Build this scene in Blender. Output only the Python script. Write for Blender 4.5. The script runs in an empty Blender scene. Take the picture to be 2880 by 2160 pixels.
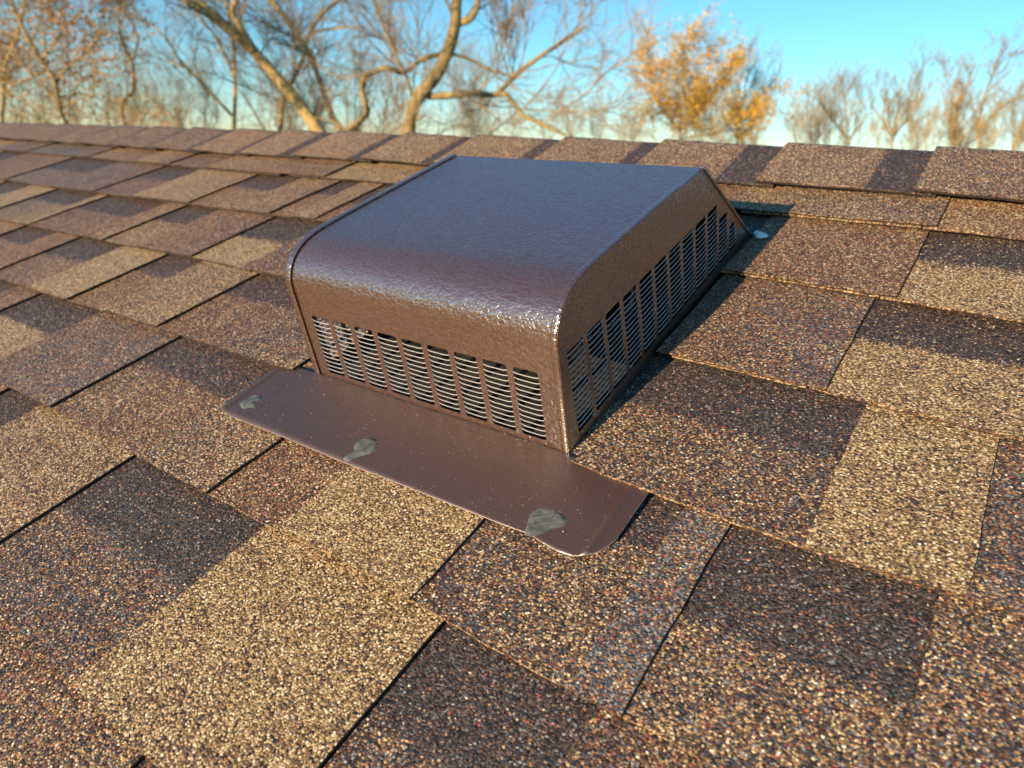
import bpy, math, random
import numpy as np
from mathutils import Matrix, Vector, noise
from mathutils.geometry import tessellate_polygon
C = bpy.context.scene.collection
S = bpy.context.scene
rad = math.radians

# ------------------------------------------------------------------ frames
# roof frame: u along the courses, v up the slope, w out of the roof (metres)
CAM_Z = 6.0
A = np.array([[0.817501099, 0.535648610, -0.211595180],
              [-0.575927038, 0.760327781, -0.300349317],
              [0.0, 0.367399282, 0.930063314]])
# camera axes (right, image down, forward) in world coordinates: a slight roll
CB = np.array([[0.998902656, 0.0468346493, 0.0], [0.0147323471, -0.314215669, 0.94923731], [0.0444571965, -0.94819567, -0.31456085]])
CAM_UVW = np.array([0.27000678, -0.28458686, 0.33558959])
F_PX = 1929.1823                      # for a 2880 px wide picture
_t = np.array([0, 0, CAM_Z]) - A @ CAM_UVW
ROOF = Matrix([[*A[0], _t[0]], [*A[1], _t[1]], [*A[2], _t[2]], [0, 0, 0, 1]])
SUN_UVW = np.array([-0.20, -1.70, 1.0])
sd = A @ SUN_UVW; sd /= np.linalg.norm(sd)

# ------------------------------------------------------------------ camera
cam = bpy.data.cameras.new("camera"); camo = bpy.data.objects.new("camera", cam); C.objects.link(camo)
camo.matrix_world = Matrix([[CB[0, 0], -CB[0, 1], -CB[0, 2], 0], [CB[1, 0], -CB[1, 1], -CB[1, 2], 0], [CB[2, 0], -CB[2, 1], -CB[2, 2], CAM_Z], [0, 0, 0, 1]])
cam.sensor_width = 36; cam.lens = F_PX / 2880 * 36
cam.clip_start = 0.02; cam.clip_end = 3000
cam.dof.use_dof = True; cam.dof.focus_distance = 0.47; cam.dof.aperture_fstop = 8.5
S.camera = camo

# ------------------------------------------------------------------ world, sun, exposure
w = bpy.data.worlds.new("World"); S.world = w; w.use_nodes = True
nt = w.node_tree; nt.nodes.clear()
sky = nt.nodes.new('ShaderNodeTexSky'); sky.sky_type = 'NISHITA'; sky.sun_disc = False
sky.sun_elevation = math.asin(sd[2]); sky.sun_rotation = math.atan2(sd[0], sd[1])
sky.altitude = 100; sky.air_density = 1.0; sky.dust_density = 0.0; sky.ozone_density = 4.0
hsv = nt.nodes.new('ShaderNodeHueSaturation'); hsv.inputs['Hue'].default_value = 0.486; hsv.inputs['Saturation'].default_value = 1.06
bg = nt.nodes.new('ShaderNodeBackground'); bg.inputs['Strength'].default_value = 0.138
wo = nt.nodes.new('ShaderNodeOutputWorld')
nt.links.new(sky.outputs[0], hsv.inputs['Color']); nt.links.new(hsv.outputs[0], bg.inputs['Color']); nt.links.new(bg.outputs[0], wo.inputs['Surface'])
sl = bpy.data.lights.new("sun", 'SUN'); sl.energy = 4.7; sl.angle = rad(0.6); sl.color = (1.0, 0.75, 0.47)
so = bpy.data.objects.new("sun", sl); C.objects.link(so)
so.rotation_euler = Vector(sd).to_track_quat('Z', 'Y').to_euler()
S.view_settings.view_transform = 'Standard'; S.view_settings.look = 'None'
S.view_settings.gamma = 1; S.view_settings.exposure = 0.86; S.view_settings.use_curve_mapping = False
S.render.engine = 'CYCLES'

# ------------------------------------------------------------------ helpers
def obj(name, verts, faces, mats, parent=None, smooth=False, midx=None, col=None, edges=()):
    me = bpy.data.meshes.new(name)
    me.from_pydata([tuple(v) for v in verts], edges, faces)
    for m in (mats if isinstance(mats, (list, tuple)) else [mats]): me.materials.append(m)
    if midx is not None: me.polygons.foreach_set('material_index', midx)
    if smooth: me.polygons.foreach_set('use_smooth', [True] * len(me.polygons))
    if col is not None:
        a = me.color_attributes.new('mix', 'FLOAT_COLOR', 'POINT')
        a.data.foreach_set('color', np.asarray(col, dtype=np.float32).ravel())
    me.update()
    o = bpy.data.objects.new(name, me); C.objects.link(o)
    if parent is not None: o.parent = parent
    return o

def tag(o, label=None, cat=None, group=None, kind=None):
    if label: o['label'] = label
    if cat: o['category'] = cat
    if group: o['group'] = group
    if kind: o['kind'] = kind
    return o

def empty(name, loc=(0, 0, 0), mat=None):
    e = bpy.data.objects.new(name, None); C.objects.link(e)
    e.empty_display_size = 0.1
    if mat is not None: e.matrix_world = mat
    else: e.location = loc
    return e

class MatB:
    def __init__(self, name):
        self.m = bpy.data.materials.new(name); self.m.use_nodes = True
        self.nt = self.m.node_tree; self.b = self.nt.nodes['Principled BSDF']
    def n(self, t, **kw):
        nd = self.nt.nodes.new(t)
        for k, v in kw.items():
            if k.startswith('i_'): nd.inputs[k[2:].replace('_', ' ')].default_value = v
            else: setattr(nd, k, v)
        return nd
    def l(self, a, b): self.nt.links.new(a, b)
    def val(self, x, sock):
        if hasattr(x, 'links'): self.l(x, sock)
        else: sock.default_value = x
    def math(self, op, a, b=None, c=None, clamp=False):
        nd = self.n('ShaderNodeMath', operation=op); nd.use_clamp = clamp
        self.val(a, nd.inputs[0])
        if b is not None: self.val(b, nd.inputs[1])
        if c is not None: self.val(c, nd.inputs[2])
        return nd.outputs[0]
    def mix(self, f, a, b, mode='MIX'):
        nd = self.n('ShaderNodeMix', data_type='RGBA', blend_type=mode)
        self.val(f, nd.inputs[0]); self.val(a, nd.inputs[6]); self.val(b, nd.inputs[7])
        return nd.outputs[2]
    def coord(self): return self.n('ShaderNodeTexCoord').outputs['Object']
    def noise(self, vec, scale, detail=2, rough=0.5, dist=0.0):
        nd = self.n('ShaderNodeTexNoise'); self.l(vec, nd.inputs['Vector'])
        nd.inputs['Scale'].default_value = scale; nd.inputs['Detail'].default_value = detail
        nd.inputs['Roughness'].default_value = rough; nd.inputs['Distortion'].default_value = dist
        return nd
    def ramp(self, f, stops, interp='LINEAR'):
        nd = self.n('ShaderNodeValToRGB'); nd.color_ramp.interpolation = interp
        els = nd.color_ramp.elements
        while len(els) < len(stops): els.new(0.5)
        for e, (p, c) in zip(els, stops): e.position = p; e.color = (*c, 1) if len(c) == 3 else c
        self.l(f, nd.inputs[0]); return nd.outputs[0]
    def bump(self, h, strength, dist, normal=None):
        nd = self.n('ShaderNodeBump'); nd.inputs['Strength'].default_value = strength
        nd.inputs['Distance'].default_value = dist; self.l(h, nd.inputs['Height'])
        if normal is not None: self.l(normal, nd.inputs['Normal'])
        return nd.outputs[0]

# ---------------- granule surfaced asphalt shingle
def granule_mat():
    M = MatB('ceramic_granules'); co = M.coord()
    att = M.n('ShaderNodeAttribute', attribute_name='mix')
    sep = M.n('ShaderNodeSeparateColor'); M.l(att.outputs['Color'], sep.inputs[0])
    tan, red, grey = sep.outputs; band = att.outputs['Alpha']
    mac = M.noise(co, 28, 3, 0.6).outputs['Fac']
    mac2 = M.noise(co, 9, 2, 0.5).outputs['Fac']
    fine = M.noise(co, 260, 2, 0.6).outputs['Fac']
    # irregular grains: jittered coordinates, two sizes
    vor = M.n('ShaderNodeTexVoronoi', feature='F1'); vor.inputs['Scale'].default_value = 680
    vor.inputs['Randomness'].default_value = 1.0
    st = M.n('ShaderNodeMapping'); st.inputs['Rotation'].default_value = (0.2, 0.1, 0.5); st.inputs['Scale'].default_value = (1.0, 1.22, 1.1)
    M.l(co, st.inputs['Vector'])
    wob = M.n('ShaderNodeVectorMath', operation='MULTIPLY_ADD')
    M.l(M.noise(co, 900, 1).outputs['Color'], wob.inputs[0]); wob.inputs[1].default_value = (0.0011,) * 3; M.l(st.outputs[0], wob.inputs[2])
    M.l(wob.outputs[0], vor.inputs['Vector'])
    rc = M.n('ShaderNodeSeparateColor'); M.l(vor.outputs['Color'], rc.inputs[0])
    r1, r2, r3 = rc.outputs
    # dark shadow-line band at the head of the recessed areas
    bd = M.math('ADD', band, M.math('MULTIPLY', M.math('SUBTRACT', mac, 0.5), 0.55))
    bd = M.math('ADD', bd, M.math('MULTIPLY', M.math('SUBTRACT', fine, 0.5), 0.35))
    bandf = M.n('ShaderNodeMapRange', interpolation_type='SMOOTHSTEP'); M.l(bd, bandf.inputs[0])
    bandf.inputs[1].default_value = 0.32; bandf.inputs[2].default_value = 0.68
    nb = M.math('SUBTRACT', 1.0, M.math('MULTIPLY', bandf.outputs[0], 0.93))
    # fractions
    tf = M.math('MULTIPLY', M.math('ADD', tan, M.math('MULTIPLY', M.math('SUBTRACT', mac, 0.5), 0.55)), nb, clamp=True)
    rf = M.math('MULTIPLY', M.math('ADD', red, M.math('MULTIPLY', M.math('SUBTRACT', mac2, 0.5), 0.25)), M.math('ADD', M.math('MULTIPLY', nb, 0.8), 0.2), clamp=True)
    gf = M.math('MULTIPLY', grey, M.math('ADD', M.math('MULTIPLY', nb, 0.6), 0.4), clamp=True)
    tanc = M.ramp(r2, [(0.0, (0.24, 0.135, 0.065)), (0.35, (0.40, 0.245, 0.105)), (0.75, (0.57, 0.38, 0.185)), (0.95, (0.70, 0.55, 0.35)), (1.0, (0.84, 0.75, 0.58))])
    redc = M.ramp(r2, [(0.0, (0.13, 0.06, 0.045)), (0.55, (0.26, 0.12, 0.07)), (0.88, (0.44, 0.22, 0.115)), (0.955, (0.36, 0.085, 0.06)), (1.0, (0.46, 0.10, 0.075))])
    greyc = M.ramp(r2, [(0.0, (0.07, 0.08, 0.095)), (0.6, (0.13, 0.145, 0.165)), (1.0, (0.30, 0.32, 0.34))])
    darkc = M.ramp(r2, [(0.0, (0.036, 0.031, 0.034)), (0.55, (0.078, 0.056, 0.052)), (0.9, (0.125, 0.084, 0.070)), (0.985, (0.17, 0.13, 0.11)), (1.0, (0.55, 0.45, 0.33))])
    isgrey = M.math('LESS_THAN', r3, gf)
    isred = M.math('LESS_THAN', M.math('FRACT', M.math('MULTIPLY', r3, 7.31)), rf)
    istan = M.math('LESS_THAN', r1, tf)
    c = M.mix(isgrey, darkc, greyc); c = M.mix(isred, c, redc); c = M.mix(istan, c, tanc)
    vb = M.n('ShaderNodeMapRange'); M.l(vor.outputs['Distance'], vb.inputs[0]); vb.inputs[1].default_value = 0.38; vb.inputs[2].default_value = 0.72
    vb.inputs[3].default_value = 0.0; vb.inputs[4].default_value = 0.62
    c = M.mix(vb.outputs[0], c, (0.014, 0.012, 0.012, 1))
    M.l(c, M.b.inputs['Base Color'])
    M.b.inputs['Roughness'].default_value = 0.62
    M.l(M.math('ADD', M.math('MULTIPLY', r3, 0.5), 0.35), M.b.inputs['Roughness'])
    M.b.inputs['Specular IOR Level'].default_value = 0.35
    # every grain stands at its own height and tilt
    gv = M.n('ShaderNodeVectorMath', operation='DOT_PRODUCT')
    sub = M.n('ShaderNodeVectorMath', operation='SUBTRACT'); M.l(wob.outputs[0], sub.inputs[0]); M.l(vor.outputs['Position'], sub.inputs[1])
    sc = M.n('ShaderNodeVectorMath', operation='SUBTRACT'); M.l(vor.outputs['Color'], sc.inputs[0]); sc.inputs[1].default_value = (0.5, 0.5, 0.5)
    M.l(sub.outputs[0], gv.inputs[0]); M.l(sc.outputs[0], gv.inputs[1])
    h = M.math('MULTIPLY', M.math('POWER', vor.outputs['Distance'], 2.0), -1.1)
    h = M.math('ADD', h, M.math('MULTIPLY', r3, 0.45))
    h = M.math('ADD', h, M.math('MULTIPLY', gv.outputs['Value'], 1100.0))
    h = M.math('ADD', h, M.math('MULTIPLY', fine, 0.35))
    M.l(M.bump(h, 0.52, 0.0010), M.b.inputs['Normal'])
    return M.m
GRAN = granule_mat()

def asphalt_mat():
    M = MatB('black_asphalt'); co = M.coord()
    n = M.noise(co, 500, 2)
    M.l(M.ramp(n.outputs['Fac'], [(0.35, (0.012, 0.011, 0.011)), (0.7, (0.05, 0.038, 0.028))]), M.b.inputs['Base Color'])
    M.b.inputs['Roughness'].default_value = 0.9
    M.l(M.bump(n.outputs['Fac'], 0.8, 0.001), M.b.inputs['Normal'])
    return M.m
ASPH = asphalt_mat()

def paint_mat(name, base, rough, bump_s, sheet=False, coat=0.10):
    M = MatB(name); co = M.coord()
    big = M.noise(co, 14, 3).outputs['Fac']
    c = M.mix(M.math('MULTIPLY', big, 0.5), (*base, 1), (*[x * 0.8 for x in base], 1))
    # settled dust and little specks
    v = M.n('ShaderNodeTexVoronoi'); M.l(co, v.inputs['Vector']); v.inputs['Scale'].default_value = 330
    vc = M.n('ShaderNodeSeparateColor'); M.l(v.outputs['Color'], vc.inputs[0])
    sp = M.math('MULTIPLY', M.math('GREATER_THAN', vc.outputs[0], 0.965 if sheet else 0.995), M.math('LESS_THAN', v.outputs['Distance'], 0.14 if sheet else .1))
    c = M.mix(M.math('MULTIPLY', sp, 0.7), c, (0.55, 0.45, 0.33, 1))
    M.l(c, M.b.inputs['Base Color'])
    M.l(M.math('ADD', M.math('MULTIPLY', M.noise(co, 60, 3).outputs['Fac'], 0.16), rough - 0.08), M.b.inputs['Roughness'])
    M.b.inputs['IOR'].default_value = 1.6
    M.b.inputs['Coat Weight'].default_value = 1.0; M.b.inputs['Coat IOR'].default_value = 2.9; M.b.inputs['Coat Roughness'].default_value = coat
    st = M.n('ShaderNodeMapping'); st.inputs['Scale'].default_value = (0.62, 1.25, 1.0); M.l(co, st.inputs['Vector'])
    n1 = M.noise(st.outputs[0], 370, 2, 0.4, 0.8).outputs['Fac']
    n2 = M.noise(co, 90, 2, 0.5).outputs['Fac']
    h = M.math('ADD', M.ramp(n1, [(0.36, (0, 0, 0)), (0.62, (1, 1, 1))]), M.math('MULTIPLY', n2, 0.7))
    # painted relief shading: valleys of the embossing darkened, their coat sheen cut
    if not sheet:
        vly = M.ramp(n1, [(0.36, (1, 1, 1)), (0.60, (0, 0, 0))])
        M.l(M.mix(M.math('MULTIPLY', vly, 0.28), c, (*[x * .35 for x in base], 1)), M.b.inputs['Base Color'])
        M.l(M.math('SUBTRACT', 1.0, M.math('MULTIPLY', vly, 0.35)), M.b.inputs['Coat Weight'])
    bn = M.bump(h, bump_s, 0.0011); M.l(bn, M.b.inputs['Normal']); M.l(bn, M.b.inputs['Coat Normal'])
    return M.m
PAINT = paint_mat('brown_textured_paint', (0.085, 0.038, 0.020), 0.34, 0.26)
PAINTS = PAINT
FLASH = paint_mat('brown_paint_flashing', (0.075, 0.038, 0.025), 0.42, 0.10, True, 0.34)
FLASH.node_tree.nodes['Principled BSDF'].inputs['Coat Weight'].default_value = 0.25

def simple(name, base, rough, metallic=0.0, ns=0, bs=0.3, bd=0.001):
    M = MatB(name); M.b.inputs['Roughness'].default_value = rough; M.b.inputs['Metallic'].default_value = metallic
    if ns:
        co = M.coord(); n = M.noise(co, ns, 4, 0.6).outputs['Fac']
        M.l(M.ramp(n, [(0.3, tuple(x * 0.65 for x in base)), (0.7, tuple(min(1, x * 1.3) for x in base))]), M.b.inputs['Base Color'])
        M.l(M.bump(n, bs, bd), M.b.inputs['Normal'])
    else: M.b.inputs['Base Color'].default_value = (*base, 1)
    return M.m
ALU = simple('cut_aluminium', (0.90, 0.88, 0.85), 0.35, 0.30)
GALV = simple('galvanised_steel', (0.50, 0.50, 0.50), 0.30, 1.0, 40, 0.15)
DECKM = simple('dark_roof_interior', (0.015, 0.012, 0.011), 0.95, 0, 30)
SEAL = simple('grey_sealant', (0.11, 0.115, 0.105), 0.16, 0, 260, 0.3, 0.0006)
SEAL.node_tree.nodes['Principled BSDF'].inputs['Coat Weight'].default_value = 0.6
SEALW = simple('pale_sealant', (0.72, 0.80, 0.80), 0.35, 0, 160, 0.4)

# ------------------------------------------------------------------ ground and house
def grass_mat():
    M = MatB('autumn_lawn'); co = M.coord()
    n = M.noise(co, 0.15, 5, 0.6).outputs['Fac']
    M.l(M.ramp(n, [(0.3, (0.045, 0.055, 0.02)), (0.55, (0.09, 0.085, 0.03)), (0.75, (0.16, 0.11, 0.05))]), M.b.inputs['Base Color'])
    M.b.inputs['Roughness'].default_value = 0.95
    M.l(M.bump(M.noise(co, 20, 4).outputs['Fac'], 0.7, 0.1), M.b.inputs['Normal'])
    return M.m
g = 1500
tag(obj('ground', [(-g, -g, 0), (g, -g, 0), (g, g, 0), (-g, g, 0)], [(0, 1, 2, 3)], grass_mat()), kind='structure')

house = empty('house', mat=ROOF)
tag(house, 'low pitched house roof of mottled brown and tan laminated asphalt shingles filling the foreground', 'house')
EXP = 0.143
RIDGE_V, RIDGE_W = 0.634, 0.007
VMIN = -2.6; U0, U1 = -5.2, 3.4
TH = 2 * math.asin(0.367399282)       # both slopes meet at this angle
RB = np.array([math.cos(TH), -math.sin(TH)])   # back slope direction in (v, w)
dv = 2.9
def sheet_block(name, prof, mat, parent, u0=U0, u1=U1):
    n = len(prof); vs = [(u0, *p) for p in prof] + [(u1, *p) for p in prof]
    fs = [(i, (i + 1) % n, n + (i + 1) % n, n + i) for i in range(n)] + [tuple(range(n))[::-1], tuple(range(n, 2 * n))]
    return obj(name, vs, fs, mat, parent)
roof = sheet_block('roof_slope', [(VMIN, -0.0125), (RIDGE_V, -0.0125), (RIDGE_V, -0.035), (VMIN, -0.035)], ASPH, house)
bx, bz = RIDGE_V + RB[0] * dv, -0.006 + RB[1] * dv
rb = sheet_block('roof_slope', [(RIDGE_V + .0005, -0.006), (bx, bz), (bx, bz - 0.03), (RIDGE_V + .0005, -0.036)], GRAN, house)
rb.data.color_attributes.new('mix', 'FLOAT_COLOR', 'POINT').data.foreach_set('color', [0.4, 0.3, 0.1, 0.0] * len(rb.data.vertices))
# walls below the eaves (vertical in the world)
Ri = np.array(ROOF.inverted())
def to_roof(p): q = Ri @ np.array([*p, 1]); return q[:3]
def to_world(p): q = np.array(ROOF) @ np.array([*p, 1]); return q[:3]
SID = simple('pale_siding', (0.55, 0.52, 0.46), 0.7, 0, 6)
wv = []
for u in (U0 + .3, U1 - .3):
    for (v_, w_) in ((VMIN + .35, -0.05), (bx - .35, bz + .35 * math.sin(TH) - 0.1)):
        top = to_world((u, v_, w_)); wv.append(to_roof(top)); wv.append(to_roof((top[0], top[1], -0.2)))
obj('wall', wv, [(0, 1, 3, 2), (4, 6, 7, 5), (0, 4, 5, 1), (2, 3, 7, 6)], SID, house)

# ------------------------------------------------------------------ shingles
EDGE = {3: [(-2.6, .01), (-1.545, .008), (-1.213, .0025), (-.874, -.0007), (-.653, .0046), (.065, .008), (.197, .0048), (.2765, -.0032)],
        2: [(-1.67, -.0062), (-1.39, -.0098), (-1.168, -.0054), (-.89, .0009), (-.655, .0021), (-.555, .0064), (.049, .0149), (.2025, .0052), (.29, -.0055)],
        1: [(-1.2925, -.012), (-1.0745, -.0079), (-.86, -.0054), (-.646, .002), (-.5056, -.0002), (.057, .0066), (.185, .0031), (.2435, -.0007), (.3026, -.005)],
        0: [(-.823, -.0065), (-.497, .001), (-.307, .0009), (-.235, .004), (.043, .0038), (.1107, .0008), (.168, -.0029), (.225, -.0043), (.315, -.0001)],
        -1: [(-.59, -.0026), (-.466, .0002), (-.312, -.0021), (-.12, -.0004), (-.039, .0037), (.0455, .0004), (.1, -.0014), (.194, .0004)],
        -2: [(-.2325, -.0008), (-.05, .0016)]}
def edge_off(k, u):
    if k not in EDGE: return 0.0015 * math.sin(u * 3 + k)
    xs, ys = zip(*EDGE[k]); return float(np.interp(u, xs, ys)) * 0.9
# colour recipes: (tan, red, grey)
T = (.84, .14, .04); TB = (.56, .32, .06); B = (.30, .62, .06); BM = (.38, .42, .14); P = (.20, .42, .30)
G = (.20, .15, .55); D = (.14, .25, .20); RG = (.16, .36, .58); M_ = (.34, .28, .36); O = (.55, .75, .0); DM = (.18, .26, .32)
# (start u, raised?, recipe at left, recipe at right, dark band)
SEG = {
 3: [(-1.894, 0, G, G, .2), (-1.62, 1, G, P, 0), (-1.544, 0, TB, P, .2), (-1.313, 1, T, P, 0), (-1.178, 0, P, P, .3), (-1.036, 1, TB, B, 0), (-.80, 1, B, BM, 0),
     (-.693, 0, T, O, .0), (-.52, 1, O, BM, 0), (-.2, 1, BM, B, 0), (0.0, 1, TB, M_, 0), (.206, 0, O, B, .0), (.42, 1, B, B, 0)],
 2: [(-1.911, 1, P, B, 0), (-1.637, 0, G, P, .45), (-1.40, 1, G, P, 0), (-1.21, 0, P, P, .42), (-1.068, 1, T, TB, 0), (-.884, 0, B, TB, .4), (-.757, 1, TB, BM, 0),
     (-.66, 0, B, BM, .35), (-.61, 1, TB, TB, 0), (-.559, 0, B, BM, .5), (-.3, 1, BM, B, 0), (-.1, 0, G, G, .6), (.048, 1, B, B, 0), (.20, 0, T, T, .42), (.40, 1, B, M_, 0)],
 1: [(-1.386, 0, G, TB, .40), (-1.201, 1, TB, T, 0), (-1.169, 0, P, B, .45), (-.93 - .03, 1, B, TB, 0), (-.93 + .03, 0, TB, TB, .40), (-.80, 1, B, P, 0), (-.657, 0, T, T, .45),
     (-.533, 1, P, B, 0), (-.30, 0, B, B, .5), (-.1, 1, P, RG, 0), (.182, 0, T, T, .40), (.40, 1, P, B, 0)],
 0: [(-1.072, 1, B, B, 0), (-.988, 0, P, BM, .45), (-.841, 1, T, T, 0), (-.725, 0, B, B, .35), (-.631, 1, TB, TB, 0), (-.507, 0, B, DM, .35), (-.34, 1, DM, M_, 0), (-.262, 0, BM, TB, 0),
     (.04, 0, M_, DM, .42), (.21, 1, T, T, 0), (.29, 0, RG, RG, .0), (.5, 1, B, B, 0)],
 -1: [(-.897, 1, B, B, 0), (-.821, 0, T, T, .42), (-.65, 1, P, RG, 0), (-.47, 0, M_, B, .35), (-.294, 1, M_, TB, 0), (-.193, 0, B, B, .0), (-.107, 1, T, T, 0), (.022, 0, DM, M_, .28),
      (.135, 1, (.16, .35, .95), (.2, .3, .95), 0), (.165, 0, M_, M_, .50), (.279, 1, M_, RG, 0), (.42, 0, DM, B, .4)],
 -2: [(-.85, 1, T, B, 0), (-.581, 0, TB, TB, .30), (-.50, 1, TB, TB, 0), (-.313, 0, DM, DM, .45), (-.126, 1, T, T, 0), (.046, 0, DM, DM, .42), (.15, 1, DM, B, 0), (.26, 1, M_, B, 0), (.36, 0, B, B, .4)],
 -3: [(-.50, 0, B, B, .4), (-.33, 1, B, M_, 0), (-.05, 0, BM, B, .4), (.06, 1, B, B, 0), (.193, 0, M_, M_, .4), (.33, 1, T, T, 0)],
}
rs = random.Random(5)
choices = [(T, T), (TB, T), (B, BM), (P, B), (M_, P), (G, P), (TB, B), (RG, P), (T, TB)]
def extend(k):
    seg = list(SEG.get(k, [(0.0, 1, B, BM, 0)]))
    u = seg[0][0]; r = 1 - seg[0][1]
    lim = -4.6 if k >= 0 else -2.4 if k > -4 else -1.6
    while u > lim:
        u -= rs.uniform(.10, .27); a, b = rs.choice(choices); seg.insert(0, (u, r, a, b, 0 if r else rs.choice([.4, .45])))
        r = 1 - r
    u = seg[-1][0]; r = 1 - seg[-1][1]
    lim = 1.9 if k > -4 else 1.3
    while u < lim:
        u += rs.uniform(.12, .25); a, b = rs.choice(choices); seg.append((u, r, a, b, 0 if r else rs.choice([.4, .45]))); r = 1 - r
    return seg
HOODL, HOODR = -0.2385, 0.0435
def slab(name, k, ua, ub, recs, band, raised, slant=0.0, vt=None, vb=None):
    """one granule surfaced piece: grid top, cut butt edge and cut sides"""
    near = k <= 1 and ub > -1.2
    step = 0.009 if near else 0.022
    nu = max(2, int((ub - ua) / step)); nv = 9 if near else 6
    v0 = k * EXP; v1 = (k + 1) * EXP + 0.018
    if k == 3: v1 = 0.56
    if vt is not None: v1 = vt
    vs, col = [], []
    lift = 0.0032 if raised else 0.0
    seed = rs.random() * 50
    warp = rs.uniform(-.0006, .0009)
    for j in range(nv + 1):
        tv = j / nv
        for i in range(nu + 1):
            tu = i / nu
            u = ua + (ub - ua) * tu; vv0 = v0 + edge_off(k, u) if vb is None else vb
            if vb is None and not raised: vv0 += 0.0016
            v = vv0 + (v1 - vv0) * tv
            fr = (v - v0) / EXP
            wz = 0.0008 + 0.0002 * (1 - fr) - 0.0078 * fr + lift + 0.0002
            if k == 0: wz += 0.0008
            wz += 0.0009 * noise.noise((u * 9, v * 9, k + 3.3)) + 0.0003 * noise.noise((u * 60, v * 60, seed))
            if raised and j == 0: wz -= 0.0004
            wz += warp * (1 - tv) * (abs(tu - .5) * 2) ** 3
            jit = 0.0009 * noise.noise((u * 260, seed, 1)) + 0.0011 * noise.noise((u * 45, seed, 2))
            uu = u
            if j == 0: v += jit
            if i in (0, nu): uu += 0.0007 * noise.noise((v * 300, seed, i)) + 0.0012 * noise.noise((v * 30, seed, i))
            vs.append((uu, v, wz))
            m = np.array(recs[0]) * (1 - tu) + np.array(recs[1]) * tu
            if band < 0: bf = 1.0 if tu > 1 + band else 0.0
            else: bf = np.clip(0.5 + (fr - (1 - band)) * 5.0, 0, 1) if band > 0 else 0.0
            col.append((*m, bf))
    idx = lambda i, j: j * (nu + 1) + i
    fs, mi = [], []
    for j in range(nv):
        for i in range(nu): fs.append((idx(i, j), idx(i + 1, j), idx(i + 1, j + 1), idx(i, j + 1))); mi.append(0)
    nb = len(vs)
    ring = [idx(i, 0) for i in range(nu + 1)] + [idx(nu, j) for j in range(1, nv + 1)] + [idx(i, nv) for i in range(nu - 1, -1, -1)] + [idx(0, j) for j in range(nv - 1, 0, -1)]
    for r_ in ring:
        x, y, z_ = vs[r_]
        th = 0.0026 if raised else 0.0038
        butt = r_ <= nu
        gt = min(1, max(0, (.27 - x) / .12)); gold = (.2 + .4 * gt, .35, .1, .3 * (1 - gt)) if x > -.2 else (.12, .3, 0, .4)
        vs.append((x, y, z_)); col.append(gold)
        vs.append((x, y + (.0002 if butt else 0), z_ - (.0006 if raised and x < -.2 else .0009 if raised else .0010 if x < -.2 else .0022))); col.append(gold)
        vs.append((x, y + (.0012 if butt else 0), z_ - th)); col.append((.0, .2, 0, 1.0))
    n = len(ring)
    for q in range(n):
        for d_ in (0, 1):
            a_, b_ = nb + q * 3 + d_, nb + ((q + 1) % n) * 3 + d_
            fs.append((a_, a_ + 1, b_ + 1, b_)); mi.append(d_)
    o = obj(name, vs, fs, [GRAN, ASPH], roof, midx=mi, col=col)
    sm = [i < nu * nv for i in range(len(fs))]; o.data.polygons.foreach_set('use_smooth', sm)
    return o
for k in range(3, -7, -1):
    seg = extend(k)
    # full-width lower layer in strips, and raised laminated tabs on top of it
    for n_, (ua, raised, ra, rb_, band) in enumerate(seg[:-1]):
        ub = seg[n_ + 1][0]
        pieces = [(ua, ub)]
        if k == 0 and ub > HOODL - .004 and ua < HOODR + .002:
            pieces = []
            if ua < HOODL - .005: pieces.append((ua, HOODL + .0015))
            if ub > HOODR + .004: pieces.append((max(ua, 0.036), ub))
        if k in (1,) and ub > HOODL and ua < HOODR:
            pieces = []
            if ua < HOODL - .005: pieces.append((ua, HOODL + .0015))
            if ub > HOODR + .004: pieces.append((HOODR + .003, ub))
        for (a, b) in pieces:
            vb = None
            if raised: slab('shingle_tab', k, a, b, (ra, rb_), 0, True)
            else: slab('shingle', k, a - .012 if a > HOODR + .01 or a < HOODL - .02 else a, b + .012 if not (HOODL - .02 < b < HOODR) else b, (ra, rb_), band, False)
            if raised and k > -4 and -2.2 < a < 1.0:
                # the lower layer shows as a second edge under the tab
                slab('shingle', k, a + .014, b - .014, (TB, TB), 0, False, vt=k * EXP + .05)
# field below and beside the individually laid shingles
# ridge caps: folded over the ridge, each overlapping the one to its left
capu = [-1.714, -1.534, -1.357, -1.178, -1.007, -.848, -.665, -.497, -.325, -.160, .008, .174]
while capu[0] > -4.4: capu.insert(0, capu[0] - .172)
while capu[-1] < 1.8: capu.append(capu[-1] + .166)
ridge = obj('ridge', [(U0, RIDGE_V - .09, -.004), (U1, RIDGE_V - .09, -.004), (U1, RIDGE_V, RIDGE_W - .004), (U0, RIDGE_V, RIDGE_W - .004), (U1, RIDGE_V + .09 * RB[0], .004 + .09 * RB[1] - .004), (U0, RIDGE_V + .09 * RB[0], .09 * RB[1])],
            [(0, 1, 2, 3), (3, 2, 4, 5)], ASPH, house)
BOT = [(-2.25, .006), (-1.585, 0), (-1.29, -.003), (-1.027, -.008), (-.69, .002), (-.035, 0), (.143, .004), (.207, 0), (.27, -.003)]
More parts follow.
